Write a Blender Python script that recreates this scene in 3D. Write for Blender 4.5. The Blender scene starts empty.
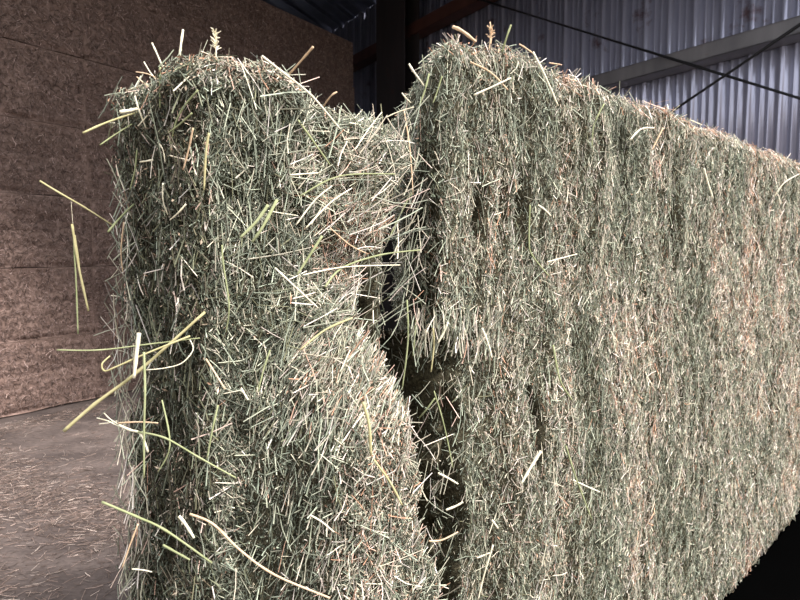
import bpy, math, random
import numpy as np
from mathutils import Vector

random.seed(7)
rng = np.random.default_rng(11)
C = bpy.context.scene.collection
scene = bpy.context.scene

# ------------------------------------------------------------------ camera
CAM_H = 1.69
PITCH = math.atan(50 / 600)
cam_data = bpy.data.cameras.new('camera')
cam = bpy.data.objects.new('camera', cam_data)
C.objects.link(cam)
cam.location = (0, 0, CAM_H)
cam.rotation_euler = (math.pi / 2 - PITCH, 0, 0)
cam_data.sensor_width = 36
cam_data.lens = 27
cam_data.clip_start = 0.05
cam_data.clip_end = 200
scene.camera = cam
cam_data.dof.use_dof = True
cam_data.dof.focus_distance = 1.5
cam_data.dof.aperture_fstop = 27 / 2.6      # a phone-sized 2.6 mm pupil


def at(px, py, Y):
    """world point seen at pixel px, py standing Y metres ahead of the lens"""
    cx, cy = (px - 400) / 600, (300 - py) / 600
    c, s = math.cos(PITCH), math.sin(PITCH)
    dx, dy, dz = cx, c + cy * s, -s + cy * c
    k = Y / dy
    return Vector((dx * k, Y, CAM_H + dz * k))


# ------------------------------------------------------------------ numpy noise
def _hash(ix, iy, iz, seed):
    h = (ix.astype(np.int64) * 374761393 + iy.astype(np.int64) * 668265263 + iz.astype(np.int64) * 2147483647 + seed * 1274126177) & 0xffffffff
    h = ((h ^ (h >> 13)) * 1103515245) & 0xffffffff
    h = ((h ^ (h >> 16)) * 2246822519) & 0xffffffff
    h = h ^ (h >> 15)
    return (h & 0xffffff) / float(0xffffff)


def vnoise(P, scale, seed=0):
    """value noise in -1..1 ; scale may be a scalar or a 3-vector (cells per metre)"""
    Q = P * np.asarray(scale, dtype=float) + 1000.0
    I = np.floor(Q).astype(np.int64)
    F = Q - I
    F = F * F * (3 - 2 * F)
    out = 0
    for dx in (0, 1):
        for dy in (0, 1):
            for dz in (0, 1):
                w = (F[:, 0] if dx else 1 - F[:, 0]) * (F[:, 1] if dy else 1 - F[:, 1]) * (F[:, 2] if dz else 1 - F[:, 2])
                out = out + w * _hash(I[:, 0] + dx, I[:, 1] + dy, I[:, 2] + dz, seed)
    return out * 2 - 1


def sstep(a, b, x):
    t = np.clip((x - a) / (b - a), 0, 1)
    return t * t * (3 - 2 * t)


def norm(V):
    return V / np.maximum(np.linalg.norm(V, axis=1, keepdims=True), 1e-9)


# ------------------------------------------------------------------ mesh helpers
def np_mesh(name, V, F, smooth=False, attrs=None):
    """V (n,3), F (m,k) all faces with the same corner count"""
    me = bpy.data.meshes.new(name)
    n, m, k = len(V), len(F), F.shape[1]
    me.vertices.add(n)
    me.vertices.foreach_set('co', np.ascontiguousarray(V, dtype=np.float32).ravel())
    me.loops.add(m * k)
    me.loops.foreach_set('vertex_index', np.ascontiguousarray(F, dtype=np.int32).ravel())
    me.polygons.add(m)
    me.polygons.foreach_set('loop_start', np.arange(0, m * k, k, dtype=np.int32))
    me.polygons.foreach_set('loop_total', np.full(m, k, dtype=np.int32))
    if smooth:
        me.polygons.foreach_set('use_smooth', np.ones(m, dtype=bool))
    if attrs and 'tint' in attrs:       # every stem its own paleness, constant along the stem
        t = attrs['tint']
        new = np.concatenate([[True], t[1:] != t[:-1]])
        vals = np.clip(np.exp(rng.normal(-0.20, 0.48, int(new.sum()))), 0.18, 1.75)
        attrs['pale'] = vals[np.cumsum(new) - 1]
    for an, av in (attrs or {}).items():
        a = me.attributes.new(an, 'FLOAT', 'POINT')
        a.data.foreach_set('value', np.ascontiguousarray(av, dtype=np.float32))
    me.update(calc_edges=True)
    me.validate()
    return me


def link(name, me, mat, parent=None):
    o = bpy.data.objects.new(name, me)
    C.objects.link(o)
    if mat and me is not None and not me.materials:
        me.materials.append(mat)
    if parent:
        o.parent = parent
    return o


def tag(o, label=None, cat=None, group=None, kind=None):
    for k, v in (('label', label), ('category', cat), ('group', group), ('kind', kind)):
        if v:
            o[k] = v
    return o


def empty(name, loc=(0, 0, 0), rz=0):
    o = bpy.data.objects.new(name, None)
    C.objects.link(o)
    o.location = loc
    o.rotation_euler = (0, 0, rz)
    o.empty_display_size = 0.1
    return o


def stems_geo(P, D, L, W, bend, segs=2, sides=3, flat=1.0):
    """tapered bent stems; P centre, D unit direction, L length, W width, bend = sideways vector of the middle"""
    n = len(P)
    up = np.where(np.abs(D[:, 2:3]) < 0.9, np.array([[0, 0, 1.0]]), np.array([[1.0, 0, 0]]))
    A = norm(np.cross(D, up))
    B = np.cross(D, A)
    ph = rng.uniform(0, 2 * np.pi, n)[:, None]
    A, B = A * np.cos(ph) + B * np.sin(ph), -A * np.sin(ph) + B * np.cos(ph)
    V = []
    for r in range(segs + 1):
        t = r / segs
        c = P + D * (L * (t - 0.5))[:, None] + bend * (4 * t * (1 - t) - 0.5)
        w = W * (0.5 * (1 - 0.25 * t))
        for s in range(sides):
            a = 2 * np.pi * s / sides
            V.append(c + A * (w * math.cos(a))[:, None] + B * (w * math.sin(a) * flat)[:, None])
    V = np.stack(V, axis=1)
    nv = (segs + 1) * sides
    q = []
    for r in range(segs):
        for s in range(sides):
            s2 = (s + 1) % sides
            q.append([r * sides + s, r * sides + s2, (r + 1) * sides + s2, (r + 1) * sides + s])
    q = np.array(q)
    F = (np.arange(n)[:, None, None] * nv + q[None]).reshape(-1, 4)
    return V.reshape(-1, 3), F, nv


def leaf_geo(P, D, N, L, W):
    """small curled leaf scraps: two quads folded along the middle"""
    S = norm(np.cross(D, N))
    Nn = np.cross(S, D)
    a = P - D * (L / 2)[:, None]
    b = P + D * (L / 2)[:, None] + Nn * (L * 0.25)[:, None]
    w = (W / 2)[:, None]
    fold = Nn * (W * 0.35)[:, None]
    m = P
    V = np.stack([a, m - S * w + fold, b, m + S * w + fold, m], axis=1)
    n = len(P)
    q = np.array([[0, 4, 2, 1], [0, 3, 2, 4]])
    F = (np.arange(n)[:, None, None] * 5 + q[None]).reshape(-1, 4)
    return V.reshape(-1, 3), F, 5


def tube(pts, r, sides=6, taper=0.75):
    """one stalk following a smoothed line of points"""
    pts = [Vector(p) for p in pts]
    if len(pts) == 2:
        mid = (pts[0] + pts[1]) / 2
        pts = [pts[0], mid, pts[1]]
    P = []
    for i in range(len(pts) - 1):
        p0 = pts[max(i - 1, 0)]; p1 = pts[i]; p2 = pts[i + 1]; p3 = pts[min(i + 2, len(pts) - 1)]
        for k in range(5):
            t = k / 5
            P.append(0.5 * ((2 * p1) + (p2 - p0) * t + (2 * p0 - 5 * p1 + 4 * p2 - p3) * t * t + (3 * p1 - p0 - 3 * p2 + p3) * t ** 3))
    P.append(pts[-1])
    V, F = [], []
    ref = Vector((0.31, 0.2, 0.93))
    n = len(P)
    for i, p in enumerate(P):
        d = (P[min(i + 1, n - 1)] - P[max(i - 1, 0)]).normalized()
        a = d.cross(ref).normalized(); b = d.cross(a)
        node = 1.25 if i in (n // 3, 2 * n // 3) else 1.0
        rr = r * (1 - (1 - taper) * i / (n - 1)) * node
        for s in range(sides):
            an = 2 * math.pi * s / sides
            V.append(p + (a * math.cos(an) + b * math.sin(an)) * rr)
    for i in range(n - 1):
        for s in range(sides):
            s2 = (s + 1) % sides
            F.append((i * sides + s, i * sides + s2, (i + 1) * sides + s2, (i + 1) * sides + s))
    F.append(tuple(range(sides))[::-1])
    F.append(tuple((n - 1) * sides + s for s in range(sides)))
    return V, F


def add_mesh(name, VF, mat, parent=None, smooth=True):
    me = bpy.data.meshes.new(name)
    me.from_pydata([tuple(v) for v in VF[0]], [], [tuple(f) for f in VF[1]])
    if smooth:
        for p in me.polygons:
            p.use_smooth = True
    return link(name, me, mat, parent)


def join(parts):
    V, F = [], []
    for v, f in parts:
        o = len(V)
        V += [tuple(x) for x in v]
        F += [tuple(i + o for i in q) for q in f]
    return V, F


def oriented_box(o, ax, ay, az):
    """box from a corner and three edge vectors"""
    o, ax, ay, az = Vector(o), Vector(ax), Vector(ay), Vector(az)
    V = [o, o + ax, o + ax + ay, o + ay, o + az, o + ax + az, o + ax + ay + az, o + ay + az]
    F = [(0, 3, 2, 1), (4, 5, 6, 7), (0, 1, 5, 4), (1, 2, 6, 5), (2, 3, 7, 6), (3, 0, 4, 7)]
    return V, F


# ------------------------------------------------------------------ materials
def new_mat(name, rough=0.8, spec=0.3):
    m = bpy.data.materials.new(name)
    m.use_nodes = True
    nt = m.node_tree
    b = nt.nodes['Principled BSDF']
    b.inputs['Roughness'].default_value = rough
    b.inputs['Specular IOR Level'].default_value = spec
    return m, nt, b


def ramp(nt, stops, interp='LINEAR'):
    r = nt.nodes.new('ShaderNodeValToRGB')
    cr = r.color_ramp
    cr.interpolation = interp
    while len(cr.elements) < len(stops):
        cr.elements.new(0.5)
    for e, (p, c) in zip(cr.elements, stops):
        e.position = p
        e.color = (*c, 1)
    return r


def S(r, g, b):
    """sRGB 0-255 to linear"""
    f = lambda c: (c / 255 / 12.92) if c / 255 <= 0.04045 else (((c / 255) + 0.055) / 1.055) ** 2.4
    return (f(r), f(g), f(b))


def fibre_mat(name, stops, rough=0.6, spec=0.35, interp='LINEAR'):
    m, nt, b = new_mat(name, rough, spec)
    a = nt.nodes.new('ShaderNodeAttribute')
    a.attribute_name = 'tint'
    r = ramp(nt, stops, interp)
    nt.links.new(a.outputs['Fac'], r.inputs['Fac'])
    tc = nt.nodes.new('ShaderNodeTexCoord')
    nz = nt.nodes.new('ShaderNodeTexNoise')
    nz.inputs['Scale'].default_value = 90
    nt.links.new(tc.outputs['Object'], nz.inputs['Vector'])
    mp = nt.nodes.new('ShaderNodeMapRange')
    mp.inputs['To Min'].default_value = 0.7
    mp.inputs['To Max'].default_value = 1.25
    nt.links.new(nz.outputs['Fac'], mp.inputs['Value'])
    av = nt.nodes.new('ShaderNodeAttribute'); av.attribute_name = 'pale'
    mu = nt.nodes.new('ShaderNodeMath'); mu.operation = 'MULTIPLY'
    nt.links.new(mp.outputs['Result'], mu.inputs[0]); nt.links.new(av.outputs['Fac'], mu.inputs[1])
    mp = mu
    mx = nt.nodes.new('ShaderNodeVectorMath'); mx.operation = 'SCALE'
    nt.links.new(r.outputs['Color'], mx.inputs[0])
    nt.links.new(mp.outputs[0], mx.inputs['Scale'])
    nt.links.new(mx.outputs['Vector'], b.inputs['Base Color'])
    return m


def chaff_mat(name, stops, scale=120, bump=0.6, big=None):
    m, nt, b = new_mat(name, 0.95, 0.1)
    tc = nt.nodes.new('ShaderNodeTexCoord')
    nz = nt.nodes.new('ShaderNodeTexNoise')
    nz.inputs['Scale'].default_value = scale
    nz.inputs['Detail'].default_value = 6
    nz.inputs['Roughness'].default_value = 0.7
    nt.links.new(tc.outputs['Object'], nz.inputs['Vector'])
    r = ramp(nt, stops)
    nt.links.new(nz.outputs['Fac'], r.inputs['Fac'])
    nt.links.new(r.outputs['Color'], b.inputs['Base Color'])
    bp = nt.nodes.new('ShaderNodeBump')
    bp.inputs['Strength'].default_value = bump
    bp.inputs['Distance'].default_value = 0.01
    nt.links.new(nz.outputs['Fac'], bp.inputs['Height'])
    nt.links.new(bp.outputs['Normal'], b.inputs['Normal'])
    return m


PALE, STRAW, PINK = S(240, 231, 220), S(214, 201, 178), S(214, 182, 164)
SAGE = S(152, 161, 142)
M_fibre = fibre_mat('hay_fibre', [(0.0, S(74, 66, 52)), (0.15, S(112, 112, 86)), (0.32, SAGE), (0.5, S(176, 177, 154)), (0.66, STRAW),
                                  (0.8, PALE), (0.9, PINK), (1.0, S(200, 154, 124))])
M_leaf = fibre_mat('hay_leaf', [(0.0, S(64, 58, 46)), (0.25, S(94, 101, 84)), (0.5, S(134, 142, 124)), (0.7, S(164, 157, 140)), (0.85, S(196, 178, 154)), (1.0, S(192, 152, 126))], 0.8, 0.15)
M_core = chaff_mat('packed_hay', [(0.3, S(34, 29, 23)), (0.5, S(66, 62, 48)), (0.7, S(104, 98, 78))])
M_stalk_green = chaff_mat('stalk_green', [(0.3, S(132, 138, 98)), (0.7, S(160, 164, 126))], 40, 0.1)
M_stalk_yellow = chaff_mat('stalk_yellow', [(0.3, S(158, 150, 106)), (0.7, S(184, 176, 136))], 40, 0.1)
M_stalk_pale = chaff_mat('stalk_pale', [(0.3, S(214, 204, 170)), (0.7, S(245, 238, 214))], 40, 0.1)
M_stalk_tan = chaff_mat('stalk_tan', [(0.3, S(196, 164, 130)), (0.7, S(222, 196, 164))], 40, 0.1)
STK = {'g': M_stalk_green, 'y': M_stalk_yellow, 'p': M_stalk_pale, 't': M_stalk_tan}

# ------------------------------------------------------------------ hay bale surface
DIR = np.array([0.719, 0.695, 0.0])            # along the row of green bales
BCK = np.array([-0.695, 0.719, 0.0])           # into the row, away from the lens


LIFT = 0.09


class Bale:
    """rounded box, s along DIR, w along BCK, z up, pushed in and out by its own shape function"""

    def __init__(self, corner, ls, lw, lz, r, disp, seed):
        self.o = np.array([corner[0], corner[1], 0.0])
        self.size = np.array([ls, lw, lz]); self.r = r; self.disp = disp; self.seed = seed

    def surf(self, Q):
        """Q (n,3) points on the plain box -> displaced local points and normals (s, w, z axes)"""
        lo = np.full(3, self.r); hi = self.size - self.r
        I = np.clip(Q, lo, hi)
        N = norm(Q - I + 1e-12)
        P = I + N * self.r
        D = self.disp(P, N)
        return P + D, N

    def world(self, P):
        return self.o + P[:, :1] * DIR + P[:, 1:2] * BCK + P[:, 2:] * np.array([0, 0, 1.0])

    def local_dir(self, V):
        return V[:, :1] * DIR + V[:, 1:2] * BCK + V[:, 2:] * np.array([0, 0, 1.0])

    def face_grid(self, face, step):
        ls, lw, lz = self.size
        a, b = {'front': (ls, lz), 'back': (ls, lz), 'start': (lw, lz), 'end': (lw, lz), 'top': (ls, lw), 'bottom': (ls, lw)}[face]
        na, nb = max(2, int(a / step)) + 1, max(2, int(b / step)) + 1
        U, V = np.meshgrid(np.linspace(0, a, na), np.linspace(0, b, nb), indexing='ij')
        return self.face_pts(face, U.ravel(), V.ravel()), na, nb

    def face_pts(self, face, u, v):
        ls, lw, lz = self.size
        z = np.zeros_like(u)
        return np.stack({'front': (u, z, v), 'back': (u, z + lw, v), 'start': (z, u, v), 'end': (z + ls, u, v),
                         'top': (u, v, z + lz), 'bottom': (u, v, z)}[face], axis=1)

    def core(self, steps):
        VV, FF, off = [], [], 0
        for face, st in steps.items():
            Q, na, nb = self.face_grid(face, st)
            P, N = self.surf(Q)
            VV.append(self.world(P))
            i = np.arange(na * nb).reshape(na, nb)
            F = np.stack([i[:-1, :-1], i[1:, :-1], i[1:, 1:], i[:-1, 1:]], axis=-1).reshape(-1, 4)
            if face in ('back', 'start', 'top'):
                pass
            if face in ('back', 'start', 'bottom'):
                F = F[:, ::-1]
            FF.append(F + off); off += na * nb
        return np.concatenate(VV), np.concatenate(FF)

    def scatter(self, face, n, u0=0.0, u1=1.0, v0=0.0, v1=1.0):
        ls, lw, lz = self.size
        a, b = {'front': (ls, lz), 'back': (ls, lz), 'start': (lw, lz), 'end': (lw, lz), 'top': (ls, lw)}[face]
        u = rng.uniform(u0, u1, n) * a
        v = rng.uniform(v0, v1, n) * b
        return self.surf(self.face_pts(face, u, v))


def orient(N, up_bias, spread, out, n, mean=0.0):
    """directions lying in the surface, mostly along +-Z turned by `spread`, tipped outward by `out`"""
    Z = np.tile(np.array([[0, 0, 1.0]]), (n, 1))
    X = np.tile(np.array([[1.0, 0, 0]]), (n, 1))
    flatness = np.abs(N[:, 2:3])
    T = norm(np.where(flatness > 0.8, X, Z) - N * np.sum(np.where(flatness > 0.8, X, Z) * N, axis=1, keepdims=True))
    B = np.cross(N, T)
    ang = np.where(rng.random(n) < up_bias, rng.normal(mean, spread, n), rng.uniform(-np.pi / 2, np.pi / 2, n))
    D = T * np.cos(ang)[:, None] + B * np.sin(ang)[:, None]
    o = rng.normal(0, 1, n) * out
    return norm(D + N * o[:, None])


def dress(bale, jobs, tint_fn, name, mat, parent, leaf=False):
    """scatter the loose stems (or leaf scraps) of a bale and join them as one uncountable coat"""
    VV, FF, TT, off = [], [], [], 0
    for (face, n, (u0, u1), (v0, v1), (l0, l1), (w0, w1), bias, spread, out, lift, *mean) in jobs:
        P, N = bale.scatter(face, n, u0, u1, v0, v1)
        clump = 0.5 + 0.5 * vnoise(P, 45, 61)
        if leaf:                                   # scraps gather in tufts
            ok = rng.random(n) < 0.35 + 0.9 * clump
            P, N, clump = P[ok], N[ok], clump[ok]; n = len(P)
        D = orient(N, bias, spread, out, n, mean[0] if mean else 0.0)
        L = l0 + (l1 - l0) * rng.random(n) ** 2.8
        W = rng.uniform(w0, w1, n) * (1.0 if leaf else 0.98)
        if not leaf:
            L = L * 0.85
        tint = tint_fn(P, N, n)
        C0 = P + N * (rng.random(n) ** 1.5 * lift * (0.4 + 1.1 * clump))[:, None]
        if leaf:
            nn = norm(N + rng.normal(0, 0.7, (n, 3)))
            nn = norm(nn - D * np.sum(nn * D, axis=1, keepdims=True))
            V, F, nv = leaf_geo(bale.world(C0), bale.local_dir(D), bale.local_dir(nn), L, W)
        else:
            bend = norm(rng.normal(0, 1, (n, 3))) * (L * rng.uniform(0, 0.12, n))[:, None]
            V, F, nv = stems_geo(bale.world(C0), bale.local_dir(D), L, W, bend)
        VV.append(V); FF.append(F + off); off += len(V); TT.append(np.repeat(tint + rng.random(n) * 1e-4, nv))
    me = np_mesh(name, np.concatenate(VV), np.concatenate(FF), attrs={'tint': np.concatenate(TT)})
    o = link(name, me, mat, parent)
    o['kind'] = 'stuff'
    return o


def gauss(x, m, s):
    return np.exp(-((x - m) / s) ** 2)


# ---- the shorter bale, its butt end turned to the lens
def disp_left(P, N):
    s, w, z = P[:, 0], P[:, 1], P[:, 2] - LIFT
    d = vnoise(P, 8, 1) * 0.020 + vnoise(P, 24, 2) * 0.015 * (1.2 - sstep(1.5, 1.3, z) * sstep(0.05, 0.2, s) * 0.6) + vnoise(P, 55, 3) * 0.007
    D = N * d[:, None]
    # crown slumps towards the neighbour
    top = sstep(1.5, 1.95, z)
    D[:, 2] -= top * (0.066 * sstep(0.10, 0.26, s) + 0.010)
    # lower flakes belly out
    ztop = 1.46 - 0.25 * (s - 0.3) ** 2 / 0.04 * 0.25
    s_end = np.clip(0.31 + (1.43 - z) * 0.15, 0.31, 0.40)
    s_end = s_end + (0.42 - s_end) * sstep(1.42, 1.58, z)
    belly = sstep(0.0, -0.20, z - ztop) * sstep(0.04, 0.20, s) * sstep(s_end + 0.07, s_end - 0.02, s)
    front = np.clip(-N[:, 1], 0, 1)
    D[:, 1] -= belly * 0.16 * front
    D[:, 1] += 0.05 * sstep(0.15, 0.0, s) * front
    D[:, 1] += 0.08 * gauss(z, 1.56, 0.09) * sstep(0.1, 0.3, s) * front
    # the end beside the gap is torn back
    D[:, 1] += (0.30 * sstep(s_end, s_end + 0.09, s)) * front * sstep(1.88, 1.7, z)
    D[:, 0] -= 0.06 * sstep(1.0, 1.45, z) * sstep(0.3, 0.5, s) * sstep(1.9, 1.6, z)
    # behind the gap the end follows the slant of the neighbour
    D[:, 0] += 0.62 * np.clip(w - 0.06, 0, 1) * sstep(0.1, 0.5, s)
    # hollow weathered butt end
    D[:, 0] += 0.02 * gauss(z, 1.35, 0.12) * np.clip(-N[:, 0], 0, 1)
    return D


LB = Bale((-0.324, 1.05), 0.500, 0.405, 2.04, 0.075, disp_left, 1)


def tint_left(P, N, n):
    s, w, z = P[:, 0], P[:, 1], P[:, 2] - LIFT
    t = rng.normal(0.42, 0.21, n) + 0.12 * vnoise(P, 8, 21)
    butt = np.clip(-N[:, 0], 0, 1) * sstep(0.05, 0.0, s)
    t = np.where(butt > 0.4, np.where(rng.random(n) < 0.13, rng.uniform(0.6, 0.95, n), 0.02 + (t - 0.42) * 0.6 + 0.08), t)  # butt end tinted browner, its shade put into the stem colour as well
    t = t - 0.10 * gauss(s, 0.10, 0.07) * (butt < 0.4)
    tan_and_rim = gauss(s, 0.33, 0.09) * gauss(z, 1.60, 0.11) + 0.25 * gauss(s, 0.28, 0.12) * gauss(z, 1.33, 0.10) + sstep(1.87, 1.93, z)  # last term puts the lit paleness of the top rim into the colour
    t = t + 0.42 * tan_and_rim * (rng.random(n) < 0.75)
    t = t + (0.08 + 0.22 * (rng.random(n) < 0.25)) * sstep(1.46, 1.36, z) * sstep(0.10, 0.18, s) * (N[:, 1] < -0.5)
    return np.clip(t, 0, 1)


left = empty('hay_bale', (LB.o[0], LB.o[1], 0))
tag(left, 'shorter green hay bale with a ragged dark end and bulging lower side', 'hay bale', 'green hay bales in the front row')
V, F = LB.core({'front': 0.007, 'start': 0.007, 'top': 0.01, 'end': 0.02, 'back': 0.04, 'bottom': 0.08})


def child(name, V, F, mat, parent, **kw):
    me = np_mesh(name, V, F, **kw)
    o = link(name, me, mat)
    o.parent = parent
    o.matrix_parent_inverse = INV[parent.name]
    return o


INV = {}


def keep(parent):
    """children of an Empty keep their world coordinates"""
    from mathutils import Matrix
    m = Matrix.LocRotScale(parent.location, parent.rotation_euler, parent.scale)
    INV[parent.name] = m.inverted()
    return parent


def adopt(o, parent):
    o.parent = parent
    o.matrix_parent_inverse = INV[parent.name]
    return o


keep(left)
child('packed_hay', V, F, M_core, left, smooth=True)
J = []
vis = (0.42, 1.0)
# face, count, u range, v range, length, width, bias, spread, out, lift
o = dress(LB, [
    ('front', 9500, (0, 1), vis, (0.02, 0.085), (0.0012, 0.0028), 0.55, 0.6, 0.25, 0.012),
    ('front', 800, (0.25, 1), (0.72, 1), (0.07, 0.15), (0.0016, 0.0032), 0.7, 0.5, 0.2, 0.03, -0.95),
    ('front', 700, (0.18, 0.7), (0.66, 0.75), (0.05, 0.13), (0.0016, 0.0030), 0.95, 0.28, 0.1, 0.014, -0.62),
    ('front', 260, (0.0, 0.35), (0.8, 1), (0.06, 0.13), (0.0016, 0.0030), 0.9, 0.25, 0.1, 0.02, -0.1),
    ('front', 160, (0.14, 0.34), (0.5, 0.7), (0.06, 0.15), (0.0018, 0.0034), 0.95, 0.2, 0.1, 0.018, -0.25),
    ('front', 700, (0.0, 1), (0.42, 0.76), (0.05, 0.12), (0.0018, 0.003), 0.6, 0.5, 0.2, 0.02),
    ('front', 1200, (0, 1), (0, 0.42), (0.03, 0.12), (0.002, 0.004), 0.55, 0.6, 0.3, 0.012),
    ('start', 6500, (0, 1), vis, (0.015, 0.08), (0.0014, 0.0032), 0.65, 0.45, 0.4, 0.03),
    ('start', 900, (0, 1), vis, (0.05, 0.16), (0.0022, 0.0036), 0.85, 0.3, 0.25, 0.035),
    ('start', 1000, (0, 1), (0, 0.42), (0.03, 0.12), (0.002, 0.004), 0.55, 0.6, 0.3, 0.012),
    ('top', 5000, (0, 1), (0, 1), (0.015, 0.08), (0.0012, 0.003), 0.3, 1.0, 0.5, 0.015),
    ('end', 2500, (0, 1), vis, (0.03, 0.1), (0.0014, 0.003), 0.6, 0.5, 0.3, 0.012),
    ('back', 1200, (0, 1), (0.3, 1), (0.03, 0.1), (0.0018, 0.003), 0.6, 0.5, 0.3, 0.01),
], tint_left, 'loose_stems', M_fibre, None)
adopt(o, left)
o = dress(LB, [
    ('front', 120000, (0, 1), vis, (0.004, 0.012), (0.0015, 0.0035), 0.3, 0.8, 0.7, 0.010),
    ('start', 36000, (0, 1), vis, (0.005, 0.018), (0.0018, 0.005), 0.3, 0.8, 0.9, 0.028),
    ('top', 12000, (0, 1), (0, 1), (0.005, 0.018), (0.002, 0.005), 0.3, 0.8, 0.8, 0.012),
    ('end', 5000, (0, 1), vis, (0.006, 0.02), (0.002, 0.005), 0.3, 0.8, 0.8, 0.012),
], tint_left, 'leaf_chaff', M_leaf, None, leaf=True)
adopt(o, left)


# ---- the long bale
def disp_right(P, N):
    s, w, z = P[:, 0], P[:, 1], P[:, 2] - LIFT
    Pw = P.copy(); Pw[:, 0] += 0.03 * vnoise(P, 3, 15)
    d = vnoise(P, 8, 4) * 0.014 + vnoise(Pw, (30, 30, 4), 5) * 0.012 + vnoise(P, 55, 6) * 0.007
    D = N * d[:, None]
    front = np.clip(-N[:, 1], 0, 1)
    # flakes part along two cracks and above the torn foot
    crack = 0.15 * gauss(s, 0.39 + 0.012 * np.sin(z * 24), 0.012) * sstep(0.97, 1.06, z) * sstep(1.24, 1.16, z)
    crack += 0.15 * gauss(s, 0.10 + 0.02 * np.sin(z * 29), 0.02) * sstep(1.10, 1.18, z) * sstep(1.36, 1.28, z)
    crack += 0.09 * gauss(s, 1.31, 0.03) * gauss(z, 1.72, 0.06)
    crack += 0.07 * gauss(s, 0.33, 0.02) * gauss(z, 1.72, 0.07) + 0.08 * gauss(s, 0.16, 0.015) * gauss(z, 1.70, 0.06)
    D[:, 1] += crack * front
    # foot of the near end is torn away under the overhang
    torn = sstep(1.42, 1.36, z) * sstep(0.125 + 0.015 * np.sin(z * 23), 0.05, s)
    D[:, 1] += 0.05 * sstep(1.40, 1.33, z) * sstep(0.26, 0.16, s) * front
    D[:, 1] += torn * 0.38 * front
    D[:, 0] += torn * 0.035
    # the near end is cut slantwise
    D[:, 0] += 0.74 * w * sstep(1.4, 0.0, s)
    # near top shoulder
    D[:, 2] -= sstep(1.8, 2.1, z) * 0.05 * sstep(0.07, 0.0, s)
    D[:, 2] += sstep(1.9, 2.1, z) * (0.010 * vnoise(P, 6, 31) + 0.012 * vnoise(P, 16, 32))
    # lower belly
    D[:, 1] -= 0.03 * sstep(1.4, 1.0, z) * front
    return D


RB = Bale((0.085, 1.388), 3.75, 0.62, 2.19, 0.045, disp_right, 2)


def tint_right(P, N, n):
    s, w, z = P[:, 0], P[:, 1], P[:, 2] - LIFT
    t = rng.normal(0.47, 0.21, n) + 0.16 * vnoise(P, (9, 9, 1.5), 22) + 0.1 * vnoise(P, 7, 23)
    pink_and_rim = 0.30 * sstep(2.04, 2.10, z) + 0.16 * sstep(1.0, 2.8, s) * sstep(1.9, 0.9, z) + 0.35 * np.clip(vnoise(P, (11, 11, 1.2), 24) - 0.25, 0, 1)  # first term lays the bright, lit top edge into the tint
    t = t + pink_and_rim * (rng.random(n) < 0.8)
    return np.clip(t, 0, 1)


right = empty('hay_bale', (RB.o[0], RB.o[1], 0))
tag(right, 'taller and much longer green hay bale with its side running off under the metal wall', 'hay bale', 'green hay bales in the front row')
right['label'] = 'taller, much longer green hay bale with straight pinkish top edge running off toward the right'
keep(right)
V, F = RB.core({'front': 0.008, 'start': 0.009, 'top': 0.014, 'end': 0.05, 'back': 0.06, 'bottom': 0.1})
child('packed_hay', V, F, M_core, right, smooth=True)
o = dress(RB, [
    ('front', 19000, (0, 0.27), (0.22, 1), (0.02, 0.085), (0.0012, 0.0028), 0.72, 0.38, 0.22, 0.012),
    ('front', 32000, (0.2, 0.6), (0.06, 1), (0.02, 0.09), (0.0014, 0.0030), 0.72, 0.38, 0.22, 0.012),
    ('front', 32000, (0.5, 1.0), (0.0, 1), (0.03, 0.10), (0.0018, 0.0036), 0.70, 0.40, 0.25, 0.014),
    ('front', 2400, (0, 1), (0.05, 1), (0.06, 0.14), (0.0018, 0.0034), 0.5, 0.7, 0.2, 0.02),
    ('front', 500, (0, 1), (0, 0.3), (0.03, 0.12), (0.002, 0.004), 0.6, 0.6, 0.3, 0.012),
    ('start', 4000, (0, 1), (0.4, 1), (0.02, 0.09), (0.0014, 0.003), 0.7, 0.4, 0.35, 0.02),
    ('top', 12000, (0, 1), (0, 1), (0.02, 0.07), (0.0014, 0.0032), 0.3, 1.0, 0.5, 0.02),
    ('top', 900, (0, 1), (0, 0.25), (0.05, 0.10), (0.002, 0.0036), 0.5, 1.0, 0.8, 0.02),
    ('back', 2500, (0, 1), (0.3, 1), (0.04, 0.12), (0.002, 0.004), 0.6, 0.6, 0.3, 0.01),
    ('end', 600, (0, 1), (0.3, 1), (0.04, 0.12), (0.002, 0.004), 0.6, 0.6, 0.3, 0.01),
], tint_right, 'loose_stems', M_fibre, None)
adopt(o, right)
o = dress(RB, [
    ('front', 120000, (0, 0.27), (0.22, 1), (0.004, 0.013), (0.0015, 0.0038), 0.5, 0.6, 0.7, 0.010),
    ('front', 130000, (0.2, 0.6), (0.06, 1), (0.005, 0.017), (0.002, 0.0045), 0.5, 0.6, 0.7, 0.010),
    ('front', 75000, (0.5, 1.0), (0.0, 1), (0.008, 0.024), (0.003, 0.006), 0.5, 0.6, 0.7, 0.012),
    ('start', 9000, (0, 1), (0.4, 1), (0.006, 0.02), (0.002, 0.005), 0.3, 0.8, 0.8, 0.02),
    ('top', 32000, (0, 1), (0, 1), (0.006, 0.022), (0.002, 0.005), 0.3, 0.8, 0.8, 0.014),
], tint_right, 'leaf_chaff', M_leaf, None, leaf=True)
adopt(o, right)


# ------------------------------------------------------------------ the stalks that stand out, each a part of its bale
def stalk(parent, col, r, pts, name='hay_stalk'):
    """pts: (px, py, Y)"""
    V, F = tube([at(*p) for p in pts], r)
    o = add_mesh(name, (V, F), STK[col])
    return adopt(o, parent)


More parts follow.
